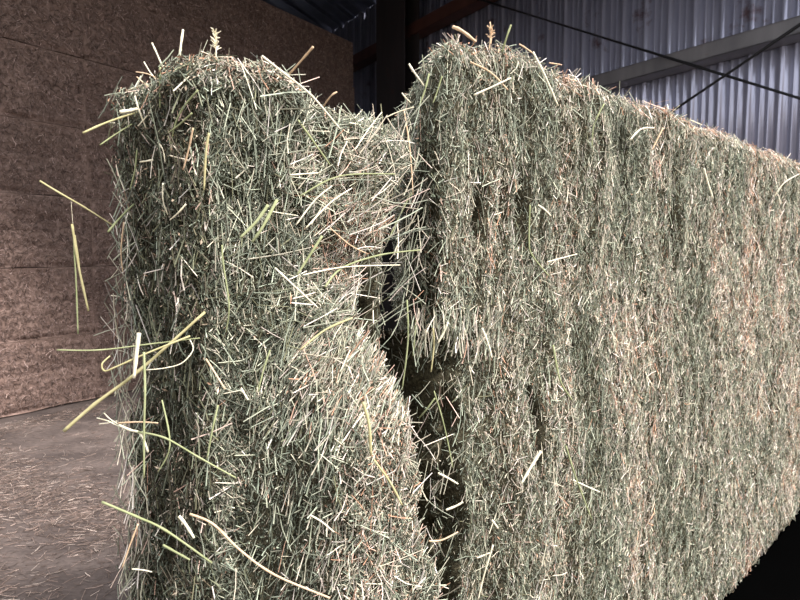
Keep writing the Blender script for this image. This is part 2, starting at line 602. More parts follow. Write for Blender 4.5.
STALKS_LEFT = [
    ('p', .0022, [(183, 30, 1.16), (181, 44, 1.15), (179, 60, 1.15)]),
    ('p', .0018, [(152, 43, 1.2), (157, 54, 1.2), (163, 68, 1.2)]),
    ('p', .0012, [(144, 62, 1.25), (150, 72, 1.24), (158, 82, 1.23)]),
    ('t', .0012, [(136, 72, 1.25), (148, 74, 1.24), (160, 80, 1.22)]),
    ('p', .0013, [(127, 91, 1.27), (142, 85, 1.25), (152, 84, 1.24)]),
    ('t', .0014, [(137, 77, 1.24), (150, 88, 1.22), (163, 96, 1.2)]),
    ('t', .0022, [(313, 47, 1.12), (300, 62, 1.15), (282, 82, 1.19)]),
    ('p', .0020, [(262, 56, 1.10), (285, 74, 1.10), (312, 96, 1.11), (340, 129, 1.15)]),
    ('t', .0018, [(337, 92, 1.2), (331, 96, 1.2), (322, 108, 1.22)]),
    ('y', .0024, [(83, 133, 1.15), (108, 122, 1.18), (138, 112, 1.22)]),
    ('p', .0040, [(120, 112, 1.17), (128, 111, 1.18), (137, 109, 1.20)]),
    ('g', .0014, [(100, 145, 1.16), (116, 134, 1.18), (132, 124, 1.2)]),
    ('g', .0020, [(160, 67, 1.13), (160, 88, 1.13), (160, 108, 1.13)]),
    ('p', .0015, [(135, 96, 1.16), (139, 110, 1.16), (146, 128, 1.17)]),
    ('p', .0015, [(154, 105, 1.16), (147, 116, 1.16), (138, 126, 1.17)]),
    ('g', .0018, [(198, 90, 1.07), (183, 108, 1.08), (174, 128, 1.09), (172, 145, 1.10)]),
    ('g', .0016, [(192, 113, 1.07), (180, 124, 1.08), (168, 133, 1.09)]),
    ('y', .0021, [(209, 133, 1.03), (206, 152, 1.03), (204, 190, 1.03)]),
    ('g', .0016, [(222, 245, 1.04), (223, 262, 1.04), (229, 305, 1.04), (226, 332, 1.05)]),
    ('p', .0013, [(163, 183, 1.08), (163, 200, 1.08), (168, 215, 1.09)]),
    ('p', .0016, [(153, 160, 1.12), (140, 162, 1.14)]),
    ('p', .0013, [(158, 142, 1.10), (163, 150, 1.10), (165, 162, 1.10)]),
    ('t', .0016, [(193, 128, 1.04), (189, 148, 1.05), (183, 170, 1.06)]),
    ('g', .0017, [(137, 150, 1.18), (135, 170, 1.18), (130, 190, 1.19)]),
    ('p', .0015, [(186, 204, 1.06), (178, 213, 1.06), (170, 220, 1.07)]),
    ('y', .0020, [(40, 181, 1.18), (58, 192, 1.18), (84, 207, 1.19), (114, 226, 1.22)]),
    ('g', .0022, [(108, 232, 1.16), (120, 218, 1.18), (134, 204, 1.2)]),
    ('t', .0014, [(124, 222, 1.22), (121, 252, 1.22), (123, 272, 1.22)]),
    ('g', .0014, [(57, 350, 1.00), (100, 350, 1.01), (150, 344, 1.03), (200, 338, 1.05)]),
    ('y', .0032, [(64, 431, 1.00), (95, 404, 1.01), (140, 370, 1.02), (205, 312, 1.05)]),
    ('p', .0034, [(139, 333, 1.00), (137, 350, 1.00), (134, 378, 1.00)]),
    ('y', .0018, [(190, 336, 1.04), (150, 352, 1.01), (118, 366, 1.00), (105, 371, 1.00), (102, 364, 1.00), (110, 356, 1.01)]),
    ('p', .0010, [(190, 340, 1.04), (193, 350, 1.03), (182, 363, 1.02), (165, 368, 1.01), (146, 370, 1.00)]),
    ('g', .0020, [(144, 352, 1.00), (145, 390, .99), (144, 430, .99), (144, 478, .99)]),
    ('p', .0024, [(119, 425, 1.02), (130, 430, 1.01), (141, 434, 1.0), (148, 452, 1.0)]),
    ('p', .0012, [(97, 418, 1.04), (108, 421, 1.03), (120, 427, 1.02)]),
    ('p', .0010, [(99, 424, 1.05), (108, 423, 1.04), (117, 421, 1.03)]),
    ('p', .0010, [(104, 413, 1.03), (110, 419, 1.03), (118, 424, 1.02)]),
    ('t', .0015, [(118, 423, 1.02), (138, 422, 1.01), (158, 423, 1.0)]),
    ('g', .0018, [(138, 432, 1.0), (165, 438, .99), (200, 458, .99), (236, 478, .99)]),
    ('g', .0022, [(102, 502, .98), (135, 516, .97), (165, 530, .96), (212, 563, .95)]),
    ('t', .0020, [(190, 514, .95), (213, 524, .94), (240, 550, .92), (275, 575, .91), (330, 598, .90)]),
    ('p', .0028, [(179, 516, .98), (186, 525, .98), (194, 538, .98)]),
    ('t', .0014, [(138, 524, 1.0), (130, 545, 1.0), (122, 568, 1.0)]),
    ('p', .0012, [(132, 569, 1.0), (143, 570, 1.0), (152, 572, 1.0)]),
    ('g', .0020, [(163, 545, .98), (190, 560, .97)]),
    ('p', .0018, [(241, 388, 1.0), (248, 400, 1.0)]),
    ('t', .0016, [(206, 359, 1.02), (215, 373, 1.01), (225, 389, 1.0)]),
    ('g', .0016, [(218, 405, 1.0), (212, 432, .99), (207, 459, .99)]),
    ('g', .0014, [(162, 400, 1.02), (170, 445, 1.0), (158, 472, 1.0)]),
    ('g', .0020, [(325, 287, 1.08), (342, 268, 1.12), (380, 255, 1.16), (420, 250, 1.2)]),
    ('p', .0014, [(303, 275, 1.06), (345, 267, 1.12), (400, 265, 1.18)]),
    ('p', .0018, [(275, 268, 1.04), (290, 282, 1.05), (318, 308, 1.08)]),
    ('t', .0012, [(330, 228, 1.12), (350, 245, 1.16), (368, 254, 1.2)]),
    ('g', .0018, [(298, 120, 1.12), (318, 148, 1.13), (330, 165, 1.15)]),
    ('g', .0016, [(300, 196, 1.1), (340, 176, 1.14), (395, 174, 1.2)]),
    ('p', .0016, [(290, 175, 1.08), (318, 173, 1.1)]),
    ('p', .0014, [(296, 225, 1.08), (315, 200, 1.1), (332, 186, 1.12)]),
    ('p', .0014, [(306, 228, 1.08), (330, 203, 1.12), (352, 188, 1.16)]),
    ('g', .0030, [(268, 205, 1.04), (256, 222, 1.03), (240, 238, 1.02)]),
    ('g', .0030, [(277, 200, 1.05), (262, 228, 1.03), (252, 242, 1.03)]),
    ('g', .0026, [(322, 236, 1.08), (310, 255, 1.07), (297, 275, 1.06)]),
    ('p', .0012, [(355, 150, 1.15), (368, 130, 1.18), (382, 112, 1.2)]),
    ('y', .0030, [(363, 402, 1.06), (369, 425, 1.06), (371, 455, 1.06)]),
    ('y', .0024, [(374, 460, 1.08), (390, 482, 1.08), (402, 505, 1.08)]),
    ('p', .0012, [(385, 118, 1.22), (398, 112, 1.22), (414, 107, 1.22)]),
    ('g', .0014, [(270, 350, 1.02), (264, 368, 1.01), (258, 392, 1.0)]),
    ('y', .0020, [(352, 318, 1.12), (325, 330, 1.08), (300, 350, 1.05)]),
    ('p', .0012, [(350, 350, 1.08), (340, 372, 1.06)]),
    ('p', .0014, [(310, 515, .96), (322, 522, .96), (334, 532, .96)]),
]
for col, r, pts in STALKS_LEFT:
    stalk(left, col, r, pts)

STALKS_RIGHT = [
    ('t', .0038, [(453, 27, 1.36), (462, 31, 1.35), (476, 42, 1.36)]),
    ('t', .0016, [(490, 22, 1.4), (491, 33, 1.4), (489, 50, 1.4)]),
    ('g', .0024, [(511, 25, 1.42), (507, 36, 1.42), (502, 52, 1.43)]),
    ('p', .0024, [(533, 52, 1.42), (546, 78, 1.42), (558, 106, 1.43)]),
    ('t', .0018, [(519, 44, 1.45), (527, 49, 1.45), (535, 55, 1.44)]),
    ('t', .0020, [(470, 62, 1.38), (490, 72, 1.38), (508, 90, 1.38)]),
    ('p', .0022, [(474, 95, 1.36), (492, 87, 1.37), (511, 78, 1.38)]),
    ('t', .0018, [(549, 63, 1.5), (556, 64, 1.5), (562, 65, 1.5)]),
    ('g', .0020, [(429, 74, 1.33), (425, 90, 1.32), (419, 106, 1.32)]),
    ('g', .0016, [(442, 76, 1.32), (437, 92, 1.32), (433, 103, 1.32)]),
    ('p', .0014, [(402, 93, 1.34), (406, 98, 1.34), (411, 103, 1.34)]),
    ('p', .0022, [(409, 64, 1.38), (414, 72, 1.38), (424, 86, 1.40)]),
    ('g', .0016, [(412, 192, 1.3), (400, 215, 1.3), (386, 245, 1.28)]),
    ('t', .0014, [(404, 110, 1.32), (410, 150, 1.3), (413, 195, 1.3)]),
    ('g', .0020, [(407, 300, 1.28), (408, 340, 1.26), (402, 390, 1.26)]),
    ('g', .0018, [(416, 320, 1.26), (413, 356, 1.26)]),
    ('y', .0020, [(433, 328, 1.26), (434, 345, 1.26), (431, 372, 1.26)]),
    ('p', .0024, [(448, 322, 1.25), (444, 332, 1.25), (438, 343, 1.25)]),
    ('p', .0020, [(482, 328, 1.24), (488, 343, 1.24), (492, 358, 1.24)]),
    ('g', .0014, [(434, 391, 1.24), (444, 425, 1.24), (453, 468, 1.24)]),
    ('g', .0018, [(435, 398, 1.24), (426, 410, 1.24), (419, 418, 1.25)]),
    ('p', .0034, [(541, 451, 1.26), (532, 465, 1.25), (521, 484, 1.24)]),
    ('p', .0022, [(438, 473, 1.2), (448, 478, 1.2), (458, 484, 1.2)]),
    ('p', .0024, [(446, 510, 1.18), (456, 506, 1.18), (463, 502, 1.18)]),
    ('t', .0018, [(429, 541, 1.16), (442, 540, 1.17), (458, 532, 1.18)]),
    ('p', .0020, [(492, 520, 1.18), (498, 528, 1.18)]),
    ('g', .0018, [(530, 205, 1.34), (529, 240, 1.34), (532, 255, 1.34), (549, 276, 1.35)]),
    ('p', .0020, [(538, 205, 1.36), (545, 210, 1.36), (551, 216, 1.36)]),
    ('p', .0016, [(547, 262, 1.36), (562, 258, 1.38), (577, 254, 1.4)]),
    ('g', .0018, [(604, 104, 1.56), (594, 125, 1.54), (592, 148, 1.54)]),
    ('p', .0018, [(690, 120, 1.98), (702, 125, 2.0)]),
    ('p', .0026, [(630, 140, 1.66), (641, 129, 1.68), (654, 128, 1.7)]),
    ('p', .0026, [(704, 168, 1.96), (708, 183, 1.96), (713, 198, 1.96)]),
    ('t', .0022, [(663, 128, 1.78), (652, 150, 1.76)]),
    ('p', .0024, [(774, 197, 2.5), (784, 183, 2.5), (799, 174, 2.55)]),
    ('g', .0022, [(553, 345, 1.3), (560, 380, 1.3), (572, 400, 1.32)]),
    ('g', .0018, [(566, 446, 1.28), (576, 478, 1.28), (592, 520, 1.3)]),
    ('p', .0018, [(573, 480, 1.3), (588, 487, 1.32), (600, 492, 1.33)]),
    ('p', .0016, [(477, 558, 1.17), (492, 552, 1.18)]),
    ('p', .0018, [(493, 545, 1.17), (484, 575, 1.17), (478, 600, 1.17)]),
]
for col, r, pts in STALKS_RIGHT:
    stalk(right, col, r, pts)


# seed heads: a stem with many short bristles
def seed_head(parent, px, py, Y, h, col):
    base = at(px, py, Y)
    rr = random.Random(int(px * 7 + py))
    parts = [tube([base, base + Vector((0.001, 0, h * .5)), base + Vector((0.002, 0.002, h))], 0.0012, 5)]
    for k in range(26):
        z = h * (0.3 + 0.7 * k / 26)
        a = rr.uniform(0, 6.28)
        q = base + Vector((0, 0, z))
        l = rr.uniform(0.006, 0.013)
        parts.append(tube([q, q + Vector((math.cos(a) * l * .5, math.sin(a) * l * .5, l * .35)), q + Vector((math.cos(a) * l, math.sin(a) * l, l * .6))], 0.0011, 4))
    return adopt(add_mesh('seed_head', join(parts), STK[col]), parent)


tag(seed_head(left, 216, 58, 1.12, 0.045, 'p'), 'pale feathery seed head')
tag(seed_head(right, 491, 44, 1.40, 0.035, 't'), 'small branched tan seed head')


# fringe hanging over the gap and stems crossing it
def fringe(parent, spec, name='hanging_stems', seed=5):
    rg = np.random.default_rng(seed)
    P, D, L, W, T = [], [], [], [], []
    for (x0, x1, y0, y1, Y0, Y1, n, l0, l1, ang, sp) in spec:
        for _ in range(n):
            p = at(rg.uniform(x0, x1), rg.uniform(y0, y1), rg.uniform(Y0, Y1))
            a = math.radians(rg.normal(ang, sp))
            P.append(p); D.append((math.sin(a), rg.normal(0, .25), math.cos(a)))
            L.append(rg.uniform(l0, l1)); W.append(rg.uniform(.0016, .0034)); T.append(np.clip(rg.normal(.55, .18), 0, 1))
    P = np.array([tuple(p) for p in P]); D = norm(np.array(D)); L = np.array(L); W = np.array(W); n = len(P)
    bend = norm(rg.normal(0, 1, (n, 3))) * (L * rg.uniform(0, .12, n))[:, None]
    V, F, nv = stems_geo(P, D, L, W, bend, segs=3)
    o = link(name, np_mesh(name, V, F, attrs={'tint': np.repeat(np.array(T), nv)}), M_fibre)
    o['kind'] = 'stuff'
    return adopt(o, parent)


fringe(right, [
    (412, 505, 315, 352, 1.25, 1.30, 150, .03, .07, 8, 14),
    (412, 470, 352, 600, 1.34, 1.46, 28, .03, .10, 5, 40),
    (405, 425, 100, 300, 1.30, 1.40, 50, .03, .09, 8, 25),
])
fringe(left, [
    (350, 410, 120, 320, 1.18, 1.34, 120, .04, .12, 45, 40),
    (385, 425, 320, 600, 1.32, 1.46, 14, .03, .09, 10, 35),
    (112, 140, 170, 420, 1.22, 1.36, 160, .04, .10, 5, 25),
    (118, 150, 420, 600, 1.16, 1.34, 160, .04, .10, 5, 18),
], seed=6)

# ------------------------------------------------------------------ straw dangling on a cobweb thread from a stalk
hang = empty('dangling_straw', tuple(at(73, 228, 1.18)))
tag(hang, 'split yellow green straw dangling on a cobweb thread left of the ragged bale end', 'straw')
keep(hang)
adopt(add_mesh('straw_blade', tube([at(72, 224, 1.18), at(79, 268, 1.18), at(88.5, 311, 1.18)], .0026, 6, .8), M_stalk_yellow), hang)
adopt(add_mesh('straw_blade', tube([at(73, 226, 1.181), at(76, 280, 1.181), at(78, 334, 1.181)], .0018, 6, .8), M_stalk_green), hang)
adopt(add_mesh('straw_blade', tube([at(75, 235, 1.182), at(79, 262, 1.182), at(80, 275, 1.182)], .0012, 6, .8), M_stalk_yellow), hang)
adopt(add_mesh('thread', tube([at(71, 199.5, 1.185), at(72, 213, 1.18), at(73, 225, 1.18)], .0003, 5, 1), M_stalk_pale), hang)

# ------------------------------------------------------------------ barn floor
def metal_mat(name, base, base2, rough=0.45, metallic=0.0, rust=0.0, rust_col=S(96, 52, 36)):
    m, nt, b = new_mat(name, rough, 0.5)
    b.inputs['Metallic'].default_value = metallic
    tc = nt.nodes.new('ShaderNodeTexCoord')
    mp = nt.nodes.new('ShaderNodeMapping')
    mp.inputs['Scale'].default_value = (1, 1, 0.25)
    nt.links.new(tc.outputs['Object'], mp.inputs['Vector'])
    n1 = nt.nodes.new('ShaderNodeTexNoise'); n1.inputs['Scale'].default_value = 5; n1.inputs['Detail'].default_value = 6
    nt.links.new(mp.outputs['Vector'], n1.inputs['Vector'])
    r1 = ramp(nt, [(0.3, base), (0.7, base2)])
    nt.links.new(n1.outputs['Fac'], r1.inputs['Fac'])
    n2 = nt.nodes.new('ShaderNodeTexNoise'); n2.inputs['Scale'].default_value = 2.6; n2.inputs['Detail'].default_value = 8; n2.inputs['Roughness'].default_value = 0.65
    nt.links.new(tc.outputs['Object'], n2.inputs['Vector'])
    r2 = ramp(nt, [(0.60, (0, 0, 0)), (0.70, (rust, rust, rust))])
    nt.links.new(n2.outputs['Fac'], r2.inputs['Fac'])
    mix = nt.nodes.new('ShaderNodeMix'); mix.data_type = 'RGBA'
    nt.links.new(r2.outputs['Color'], mix.inputs['Factor'])
    nt.links.new(r1.outputs['Color'], mix.inputs['A'])
    mix.inputs['B'].default_value = (*rust_col, 1)
    nt.links.new(mix.outputs['Result'], b.inputs['Base Color'])
    return m


M_floor, nt, b = new_mat('barn_dirt', 0.95, 0.1)
tc = nt.nodes.new('ShaderNodeTexCoord')
mpn = nt.nodes.new('ShaderNodeMapping'); mpn.inputs['Rotation'].default_value = (0, 0, 0.5); mpn.inputs['Scale'].default_value = (1, 1.8, 1)
nt.links.new(tc.outputs['Object'], mpn.inputs['Vector'])
na_ = nt.nodes.new('ShaderNodeTexNoise'); na_.inputs['Scale'].default_value = 1.6; na_.inputs['Detail'].default_value = 8
nb_ = nt.nodes.new('ShaderNodeTexNoise'); nb_.inputs['Scale'].default_value = 22; nb_.inputs['Detail'].default_value = 8; nb_.inputs['Roughness'].default_value = 0.75
nt.links.new(mpn.outputs['Vector'], na_.inputs['Vector']); nt.links.new(mpn.outputs['Vector'], nb_.inputs['Vector'])
ra = ramp(nt, [(0.35, S(84, 75, 71)), (0.65, S(114, 102, 96))])
rb = ramp(nt, [(0.3, (0.45, 0.45, 0.45)), (0.7, (1.2, 1.2, 1.2))])
nt.links.new(na_.outputs['Fac'], ra.inputs['Fac']); nt.links.new(nb_.outputs['Fac'], rb.inputs['Fac'])
mm = nt.nodes.new('ShaderNodeMix'); mm.data_type = 'RGBA'; mm.blend_type = 'MULTIPLY'; mm.inputs['Factor'].default_value = 0.8
nt.links.new(ra.outputs['Color'], mm.inputs['A']); nt.links.new(rb.outputs['Color'], mm.inputs['B'])
nt.links.new(mm.outputs['Result'], b.inputs['Base Color'])
bp = nt.nodes.new('ShaderNodeBump'); bp.inputs['Strength'].default_value = 0.5; bp.inputs['Distance'].default_value = 0.03
nt.links.new(nb_.outputs['Fac'], bp.inputs['Height']); nt.links.new(bp.outputs['Normal'], b.inputs['Normal'])

gx, gy = np.meshgrid(np.linspace(-9, 9, 120), np.linspace(-6, 18, 160), indexing='ij')
Pf = np.stack([gx.ravel(), gy.ravel(), np.zeros(gx.size)], axis=1)


def floor_z(P):
    return -0.012 + 0.010 * vnoise(P * np.array([1, 1, 0]), 1.3, 41)


Pf[:, 2] = floor_z(Pf)
i = np.arange(120 * 160).reshape(120, 160)
Ff = np.stack([i[:-1, :-1], i[1:, :-1], i[1:, 1:], i[:-1, 1:]], axis=-1).reshape(-1, 4)
fl = link('floor', np_mesh('floor', Pf, Ff, smooth=True), M_floor)
tag(fl, 'brown dirt barn floor with trodden chaff', 'floor', kind='structure')

# litter on the floor: swept band of pale straw
n = 60000
X = rng.uniform(-4.2, -0.4, n); Y = rng.uniform(1.6, 6.6, n)
Pl = np.stack([X, Y, np.zeros(n)], axis=1)
dens = 0.06 + 0.6 * np.clip(vnoise(Pl @ np.array([[.8, .6, 0], [-.6, .8, 0], [0, 0, 1]]), (0.9, 2.6, 1), 43), 0, 1) + 0.8 * gauss(Y + 0.5 * X, 2.75, 0.4) + 0.5 * gauss(Y - 1.58 * X, 11.5, 0.35)
keepm = (rng.random(n) < dens) & ((X + 3.76) * 0.834 - (Y - 6.0) * 0.552 > 0.02)
Pl = Pl[keepm]; n = len(Pl)
Pl[:, 2] = floor_z(Pl) + rng.uniform(0.001, 0.012, n)
a = rng.normal(0.3, 1.1, n)
D = norm(np.stack([np.cos(a), np.sin(a), rng.normal(0, 0.12, n)], axis=1))
L = rng.uniform(0.02, 0.10, n); W = rng.uniform(0.0018, 0.0042, n)
V, F, nv = stems_geo(Pl, D, L, W, norm(rng.normal(0, 1, (n, 3))) * (L * .06)[:, None])
M_litter = fibre_mat('floor_litter', [(0.0, S(84, 72, 64)), (0.4, S(120, 102, 92)), (0.75, S(160, 140, 128)), (1.0, S(208, 192, 178))])
ob = link('straw_litter', np_mesh('straw_litter', V, F, attrs={'tint': np.repeat(np.clip(rng.normal(.5, .25, n), 0, 1), nv)}), M_litter)
tag(ob, 'dry straw litter strewn over the dirt floor before the brown stack', 'straw', kind='stuff')

# ------------------------------------------------------------------ the brown stack at the back
base0 = at(0, 419, 1.0)
k0 = CAM_H / (CAM_H - base0.z)
S0 = np.array([base0.x * k0, 1.0 * k0, 0.0])            # floor point of the face at the left edge of the picture
SD = np.array([math.sin(math.radians(33.5)), math.cos(math.radians(33.5)), 0.0])
SN = np.array([SD[1], -SD[0], 0.0])                     # out of the face towards the lens
M_brown = chaff_mat('brown_hay', [(0.2, S(94, 76, 68)), (0.5, S(130, 109, 99)), (0.8, S(158, 136, 126))], 12, 0.9)
M_brown_fibre = fibre_mat('brown_fibre', [(0.0, S(90, 72, 63)), (0.4, S(132, 111, 101)), (0.8, S(166, 144, 135)), (1.0, S(190, 168, 158))], 0.8, 0.2)


def stack_bale_mesh(seed, ls, lw, lz):
    VV, FF, off = [], [], 0
    size = np.array([ls, lw, lz])

    def surf(Q):
        N = np.zeros_like(Q)
        lo = Q < 1e-6; hi = Q > size - 1e-6
        N[lo] -= 1; N[hi] += 1
        N = norm(N)
        d = 0.024 * vnoise(Q + seed * 3.1, 4, seed) + 0.012 * vnoise(Q + seed * 1.7, (4, 4, 22), seed + 1) + 0.007 * vnoise(Q, 45, seed + 2)
        e = np.sort(np.minimum(Q, size - Q), axis=1)[:, 1]           # distance to the nearest edge of the bale
        fade = sstep(0.0, 0.05, e)
        d = np.where(np.abs(N[:, 1]) > 0.5, d, -0.004 - np.abs(d) * 0.3) * fade
        seam = -0.022 * gauss(Q[:, 2], 0.02 + 0.02 * vnoise(Q, 3, seed + 5), 0.022) - 0.012 * gauss(Q[:, 2], lz * 0.52 + 0.03 * vnoise(Q, 2, seed + 6), 0.012)
        d = d + np.where(np.abs(N[:, 1]) > 0.5, seam, 0)
        return Q + N * d[:, None], N
    for face, st in (('front', 0.02), ('end', 0.03), ('start', 0.08), ('top', 0.05), ('bottom', 0.2), ('back', 0.2)):
        a, b = {'front': (ls, lz), 'back': (ls, lz), 'start': (lw, lz), 'end': (lw, lz), 'top': (ls, lw), 'bottom': (ls, lw)}[face]
        na, nb = int(a / st) + 2, int(b / st) + 2
        U, Vv = np.meshgrid(np.linspace(0, a, na), np.linspace(0, b, nb), indexing='ij')
        u, v = U.ravel(), Vv.ravel(); z = np.zeros_like(u)
        Q = np.stack({'front': (u, z, v), 'back': (u, z + lw, v), 'start': (z, u, v), 'end': (z + ls, u, v), 'top': (u, v, z + lz), 'bottom': (u, v, z)}[face], axis=1)
        P, _ = surf(Q)
        i = np.arange(na * nb).reshape(na, nb)
        F = np.stack([i[:-1, :-1], i[1:, :-1], i[1:, 1:], i[:-1, 1:]], axis=-1).reshape(-1, 4)
        if face in ('back', 'start', 'bottom'):
            F = F[:, ::-1]
        VV.append(P); FF.append(F + off); off += len(P)
    core = np_mesh('brown_bale_body', np.concatenate(VV), np.concatenate(FF), smooth=True)
    core.materials.append(M_brown)
    fibs = {}
    for end, top in ((0, 0), (1, 0), (0, 1), (1, 1)):
        n = 6500
        Qs = [np.stack([rng.uniform(0, ls, n), np.zeros(n), rng.uniform(0, lz, n)], axis=1)]
        if end:
            Qs.append(np.stack([np.full(1500, ls), rng.uniform(0, lw, 1500), rng.uniform(0, lz, 1500)], axis=1))
        if top:
            Qs.append(np.stack([rng.uniform(0, ls, 1500), rng.uniform(0, lw, 1500), np.full(1500, lz)], axis=1))
        P, N = surf(np.concatenate(Qs))
        n = len(P)
        D = orient(N, 0.3, 0.8, 0.25, n)
        L = rng.uniform(0.02, 0.10, n); W = rng.uniform(0.003, 0.007, n)
        dq = np.minimum(np.abs(P), np.abs(size - P)); dq[np.abs(N) > 0.6] = 9; e = dq.min(axis=1)
        L = np.minimum(L, 1.7 * np.abs(e)); ok_ = L > 0.008
        P, N, D, L, W = P[ok_], N[ok_], D[ok_], L[ok_], W[ok_]; n = len(P)
        V, F, nv = stems_geo(P + N * 0.002, D, L, W, norm(rng.normal(0, 1, (n, 3))) * (L * .1)[:, None])
        fib = np_mesh('brown_stems', V, F, attrs={'tint': np.repeat(np.clip(rng.normal(.45, .25, n), 0, 1), nv)})
        fib.materials.append(M_brown_fibre)
        fibs[(end, top)] = fib
    return core, fibs


BL, BW, BH = 2.4, 1.2, 0.8
variants = [stack_bale_mesh(50 + 9 * k, BL - 0.0015, BW - 0.02, BH - 0.0015) for k in range(3)]
ang = math.atan2(SD[1], SD[0])
# the far end of the stack: where the face meets column 355 of the picture
u355 = (355 - 400) / 600
tt = (u355 * S0[1] - S0[0]) / (SD[0] - u355 * SD[1])
END = S0 + SD * tt
print('stack end', END, tt)
ROWS = 4
rank = ['lowest', 'second lowest', 'third', 'fourth', 'fifth', 'top']
topz = CAM_H + (250 - 50) / 600 * END[1]
print('top z', topz)
ROWS = max(3, round(topz / BH))
BHs = topz / ROWS
place_words = ['at the far right end of the stack', 'at mid length of the stack', 'at the left edge of the picture']
row_words = {0: 'on the floor in the lowest course', ROWS - 1: 'in the topmost course'}
names = ['second course up', 'third course up', 'fourth course up', 'fifth course up', 'sixth course up']
k = 0
for row in range(ROWS):
    rw = row_words.get(row, 'in the ' + names[min(row - 1, 4)])
    for col in range(4):
        if col == 3 and row < 2:
            pass
        core, fibs = variants[(row * 2 + col) % 3]
        fib = fibs[(int(col == 0), int(row == ROWS - 1))]
        start = END - SD * (BL * (col + 1))
        far = start + SD * BL
        if far[0] / far[1] * 600 + 400 < -25:
            continue          # wholly outside the frame
        e = empty('stacked_hay_bale', (start[0] + 0.012 * ((row * 7 + col * 3) % 3 - 1) * SN[0], start[1], row * BHs), ang)
        e.scale = (1, 1, BHs / BH)
        pw = ['at the far end', 'second from far end', 'third from far end', 'fourth from far end'][col]
        tag(e, 'brown hay bale ' + rw + ', ' + pw, 'hay bale', 'brown hay bales stacked at the back')
        c1 = bpy.data.objects.new('packed_hay', core); C.objects.link(c1); c1.parent = e
        c2 = bpy.data.objects.new('loose_stems', fib); C.objects.link(c2); c2.parent = e; c2['kind'] = 'stuff'
        k += 1

# ------------------------------------------------------------------ corrugated walls and roof
M_wall = metal_mat('wall_sheet', S(160, 162, 182), S(178, 180, 200), 0.24, 0.45, 0.75)
M_girt = metal_mat('girt_steel', S(98, 97, 100), S(120, 118, 120), 0.5, 0.3, 0.5)
M_redoxide = metal_mat('red_oxide_steel', S(70, 44, 38), S(92, 58, 50), 0.6, 0.1, 0.6)
M_column = metal_mat('column_steel', S(48, 44, 46), S(60, 54, 54), 0.6, 0.1, 0.5)
M_roof = metal_mat('roof_sheet', S(84, 88, 104), S(98, 104, 122), 0.4, 0.4, 0.2)
M_rod, nt, b = new_mat('black_rod', 0.5, 0.4)
b.inputs['Base Color'].default_value = (*S(22, 22, 24), 1)


def sheet(name, o, along, up, out, length, height, pitch, mat, rib=0.048, minor=0.011, x0=0.0):
    """a ribbed sheet: profile runs along `along`, extruded by `up`, ribs point to `out`; 1 mm steel folded over itself as thickness"""
    prof = []
    x = -x0
    while x < length:
        for dx, h in ((0, 0), (0.004, rib), (0.036, rib), (0.052, 0), (0.125, 0), (0.127, minor), (0.143, minor), (0.148, 0), (0.205, 0), (0.207, minor), (0.223, minor), (0.228, 0)):
            prof.append((x + dx * pitch / 0.3, h))
        x += pitch
    o, along, up, out = (np.array(v, float) for v in (o, along, up, out))
    pr = np.array(prof)
    A = o + pr[:, :1] * along + pr[:, 1:2] * out
    T = 0.004
    rows = [A, A + up * height, A + up * height - out * T, A - out * T]
    V = np.concatenate(rows); n = len(pr)
    F = []
    for r in range(4):
        r2 = (r + 1) % 4
        i = np.arange(n - 1)
        F.append(np.stack([r * n + i, r * n + i + 1, r2 * n + i + 1, r2 * n + i], axis=1))
    F = np.concatenate(F)
    return link(name, np_mesh(name, V, F), mat)


WDIR = np.array([math.sin(math.radians(-33.7)), math.cos(math.radians(-33.7)), 0])    # recedes to the left
WN = np.array([-WDIR[1], WDIR[0], 0])                                               # into the barn (left of it)
if WN[0] > 0:
    WN = -WN
WD = 6.5
foot = -WN * WD                                       # nearest point of the wall plane to the lens


def wall_pt(px, off=0.0):
    """floor point of the wall plane (pulled `off` into the barn) seen in picture column px"""
    u = (px - 400) / 600
    p0 = foot + WN * off
    t = (u * p0[1] - p0[0]) / (WDIR[0] - u * WDIR[1])
    return p0 + WDIR * t


ROOF_Z = 6.6
w0 = wall_pt(980)
wl = np.dot(wall_pt(296) - w0, WDIR)
o = sheet('wall_right', (w0[0], w0[1], 0), WDIR, (0, 0, 1), WN, wl, ROOF_Z, 0.305, M_wall)
tag(o, 'ribbed grey metal side wall of the barn', 'wall', kind='structure')


def run(name, pxa, pxb, z, h, depth, off, mat, label):
    """C section rail along the wall"""
    a, b2 = wall_pt(pxa, off), wall_pt(pxb, off)
    L = np.dot(b2 - a, WDIR)
    d = WDIR * L
    parts = [oriented_box(a + np.array([0, 0, z]), d, -WN * 0.012, (0, 0, h)),
             oriented_box(a + np.array([0, 0, z]), d, -WN * depth, (0, 0, 0.012)),
             oriented_box(a + np.array([0, 0, z + h - 0.012]), d, -WN * depth, (0, 0, 0.012)),
             oriented_box(a - WN * (depth - 0.012) + np.array([0, 0, z]), d, -WN * 0.012, (0, 0, 0.03))]
    o = add_mesh(name, join(parts), mat, smooth=False)
    return tag(o, label, 'beam', kind='structure')


run('beam', 960, 300, 3.67, 0.16, 0.26, 0.30, M_girt, 'grey steel girt running along the metal wall above the long bale')
run('beam', 960, 300, 5.45, 0.20, 0.26, 0.30, M_redoxide, 'dark red steel girt high on the metal wall near the column')

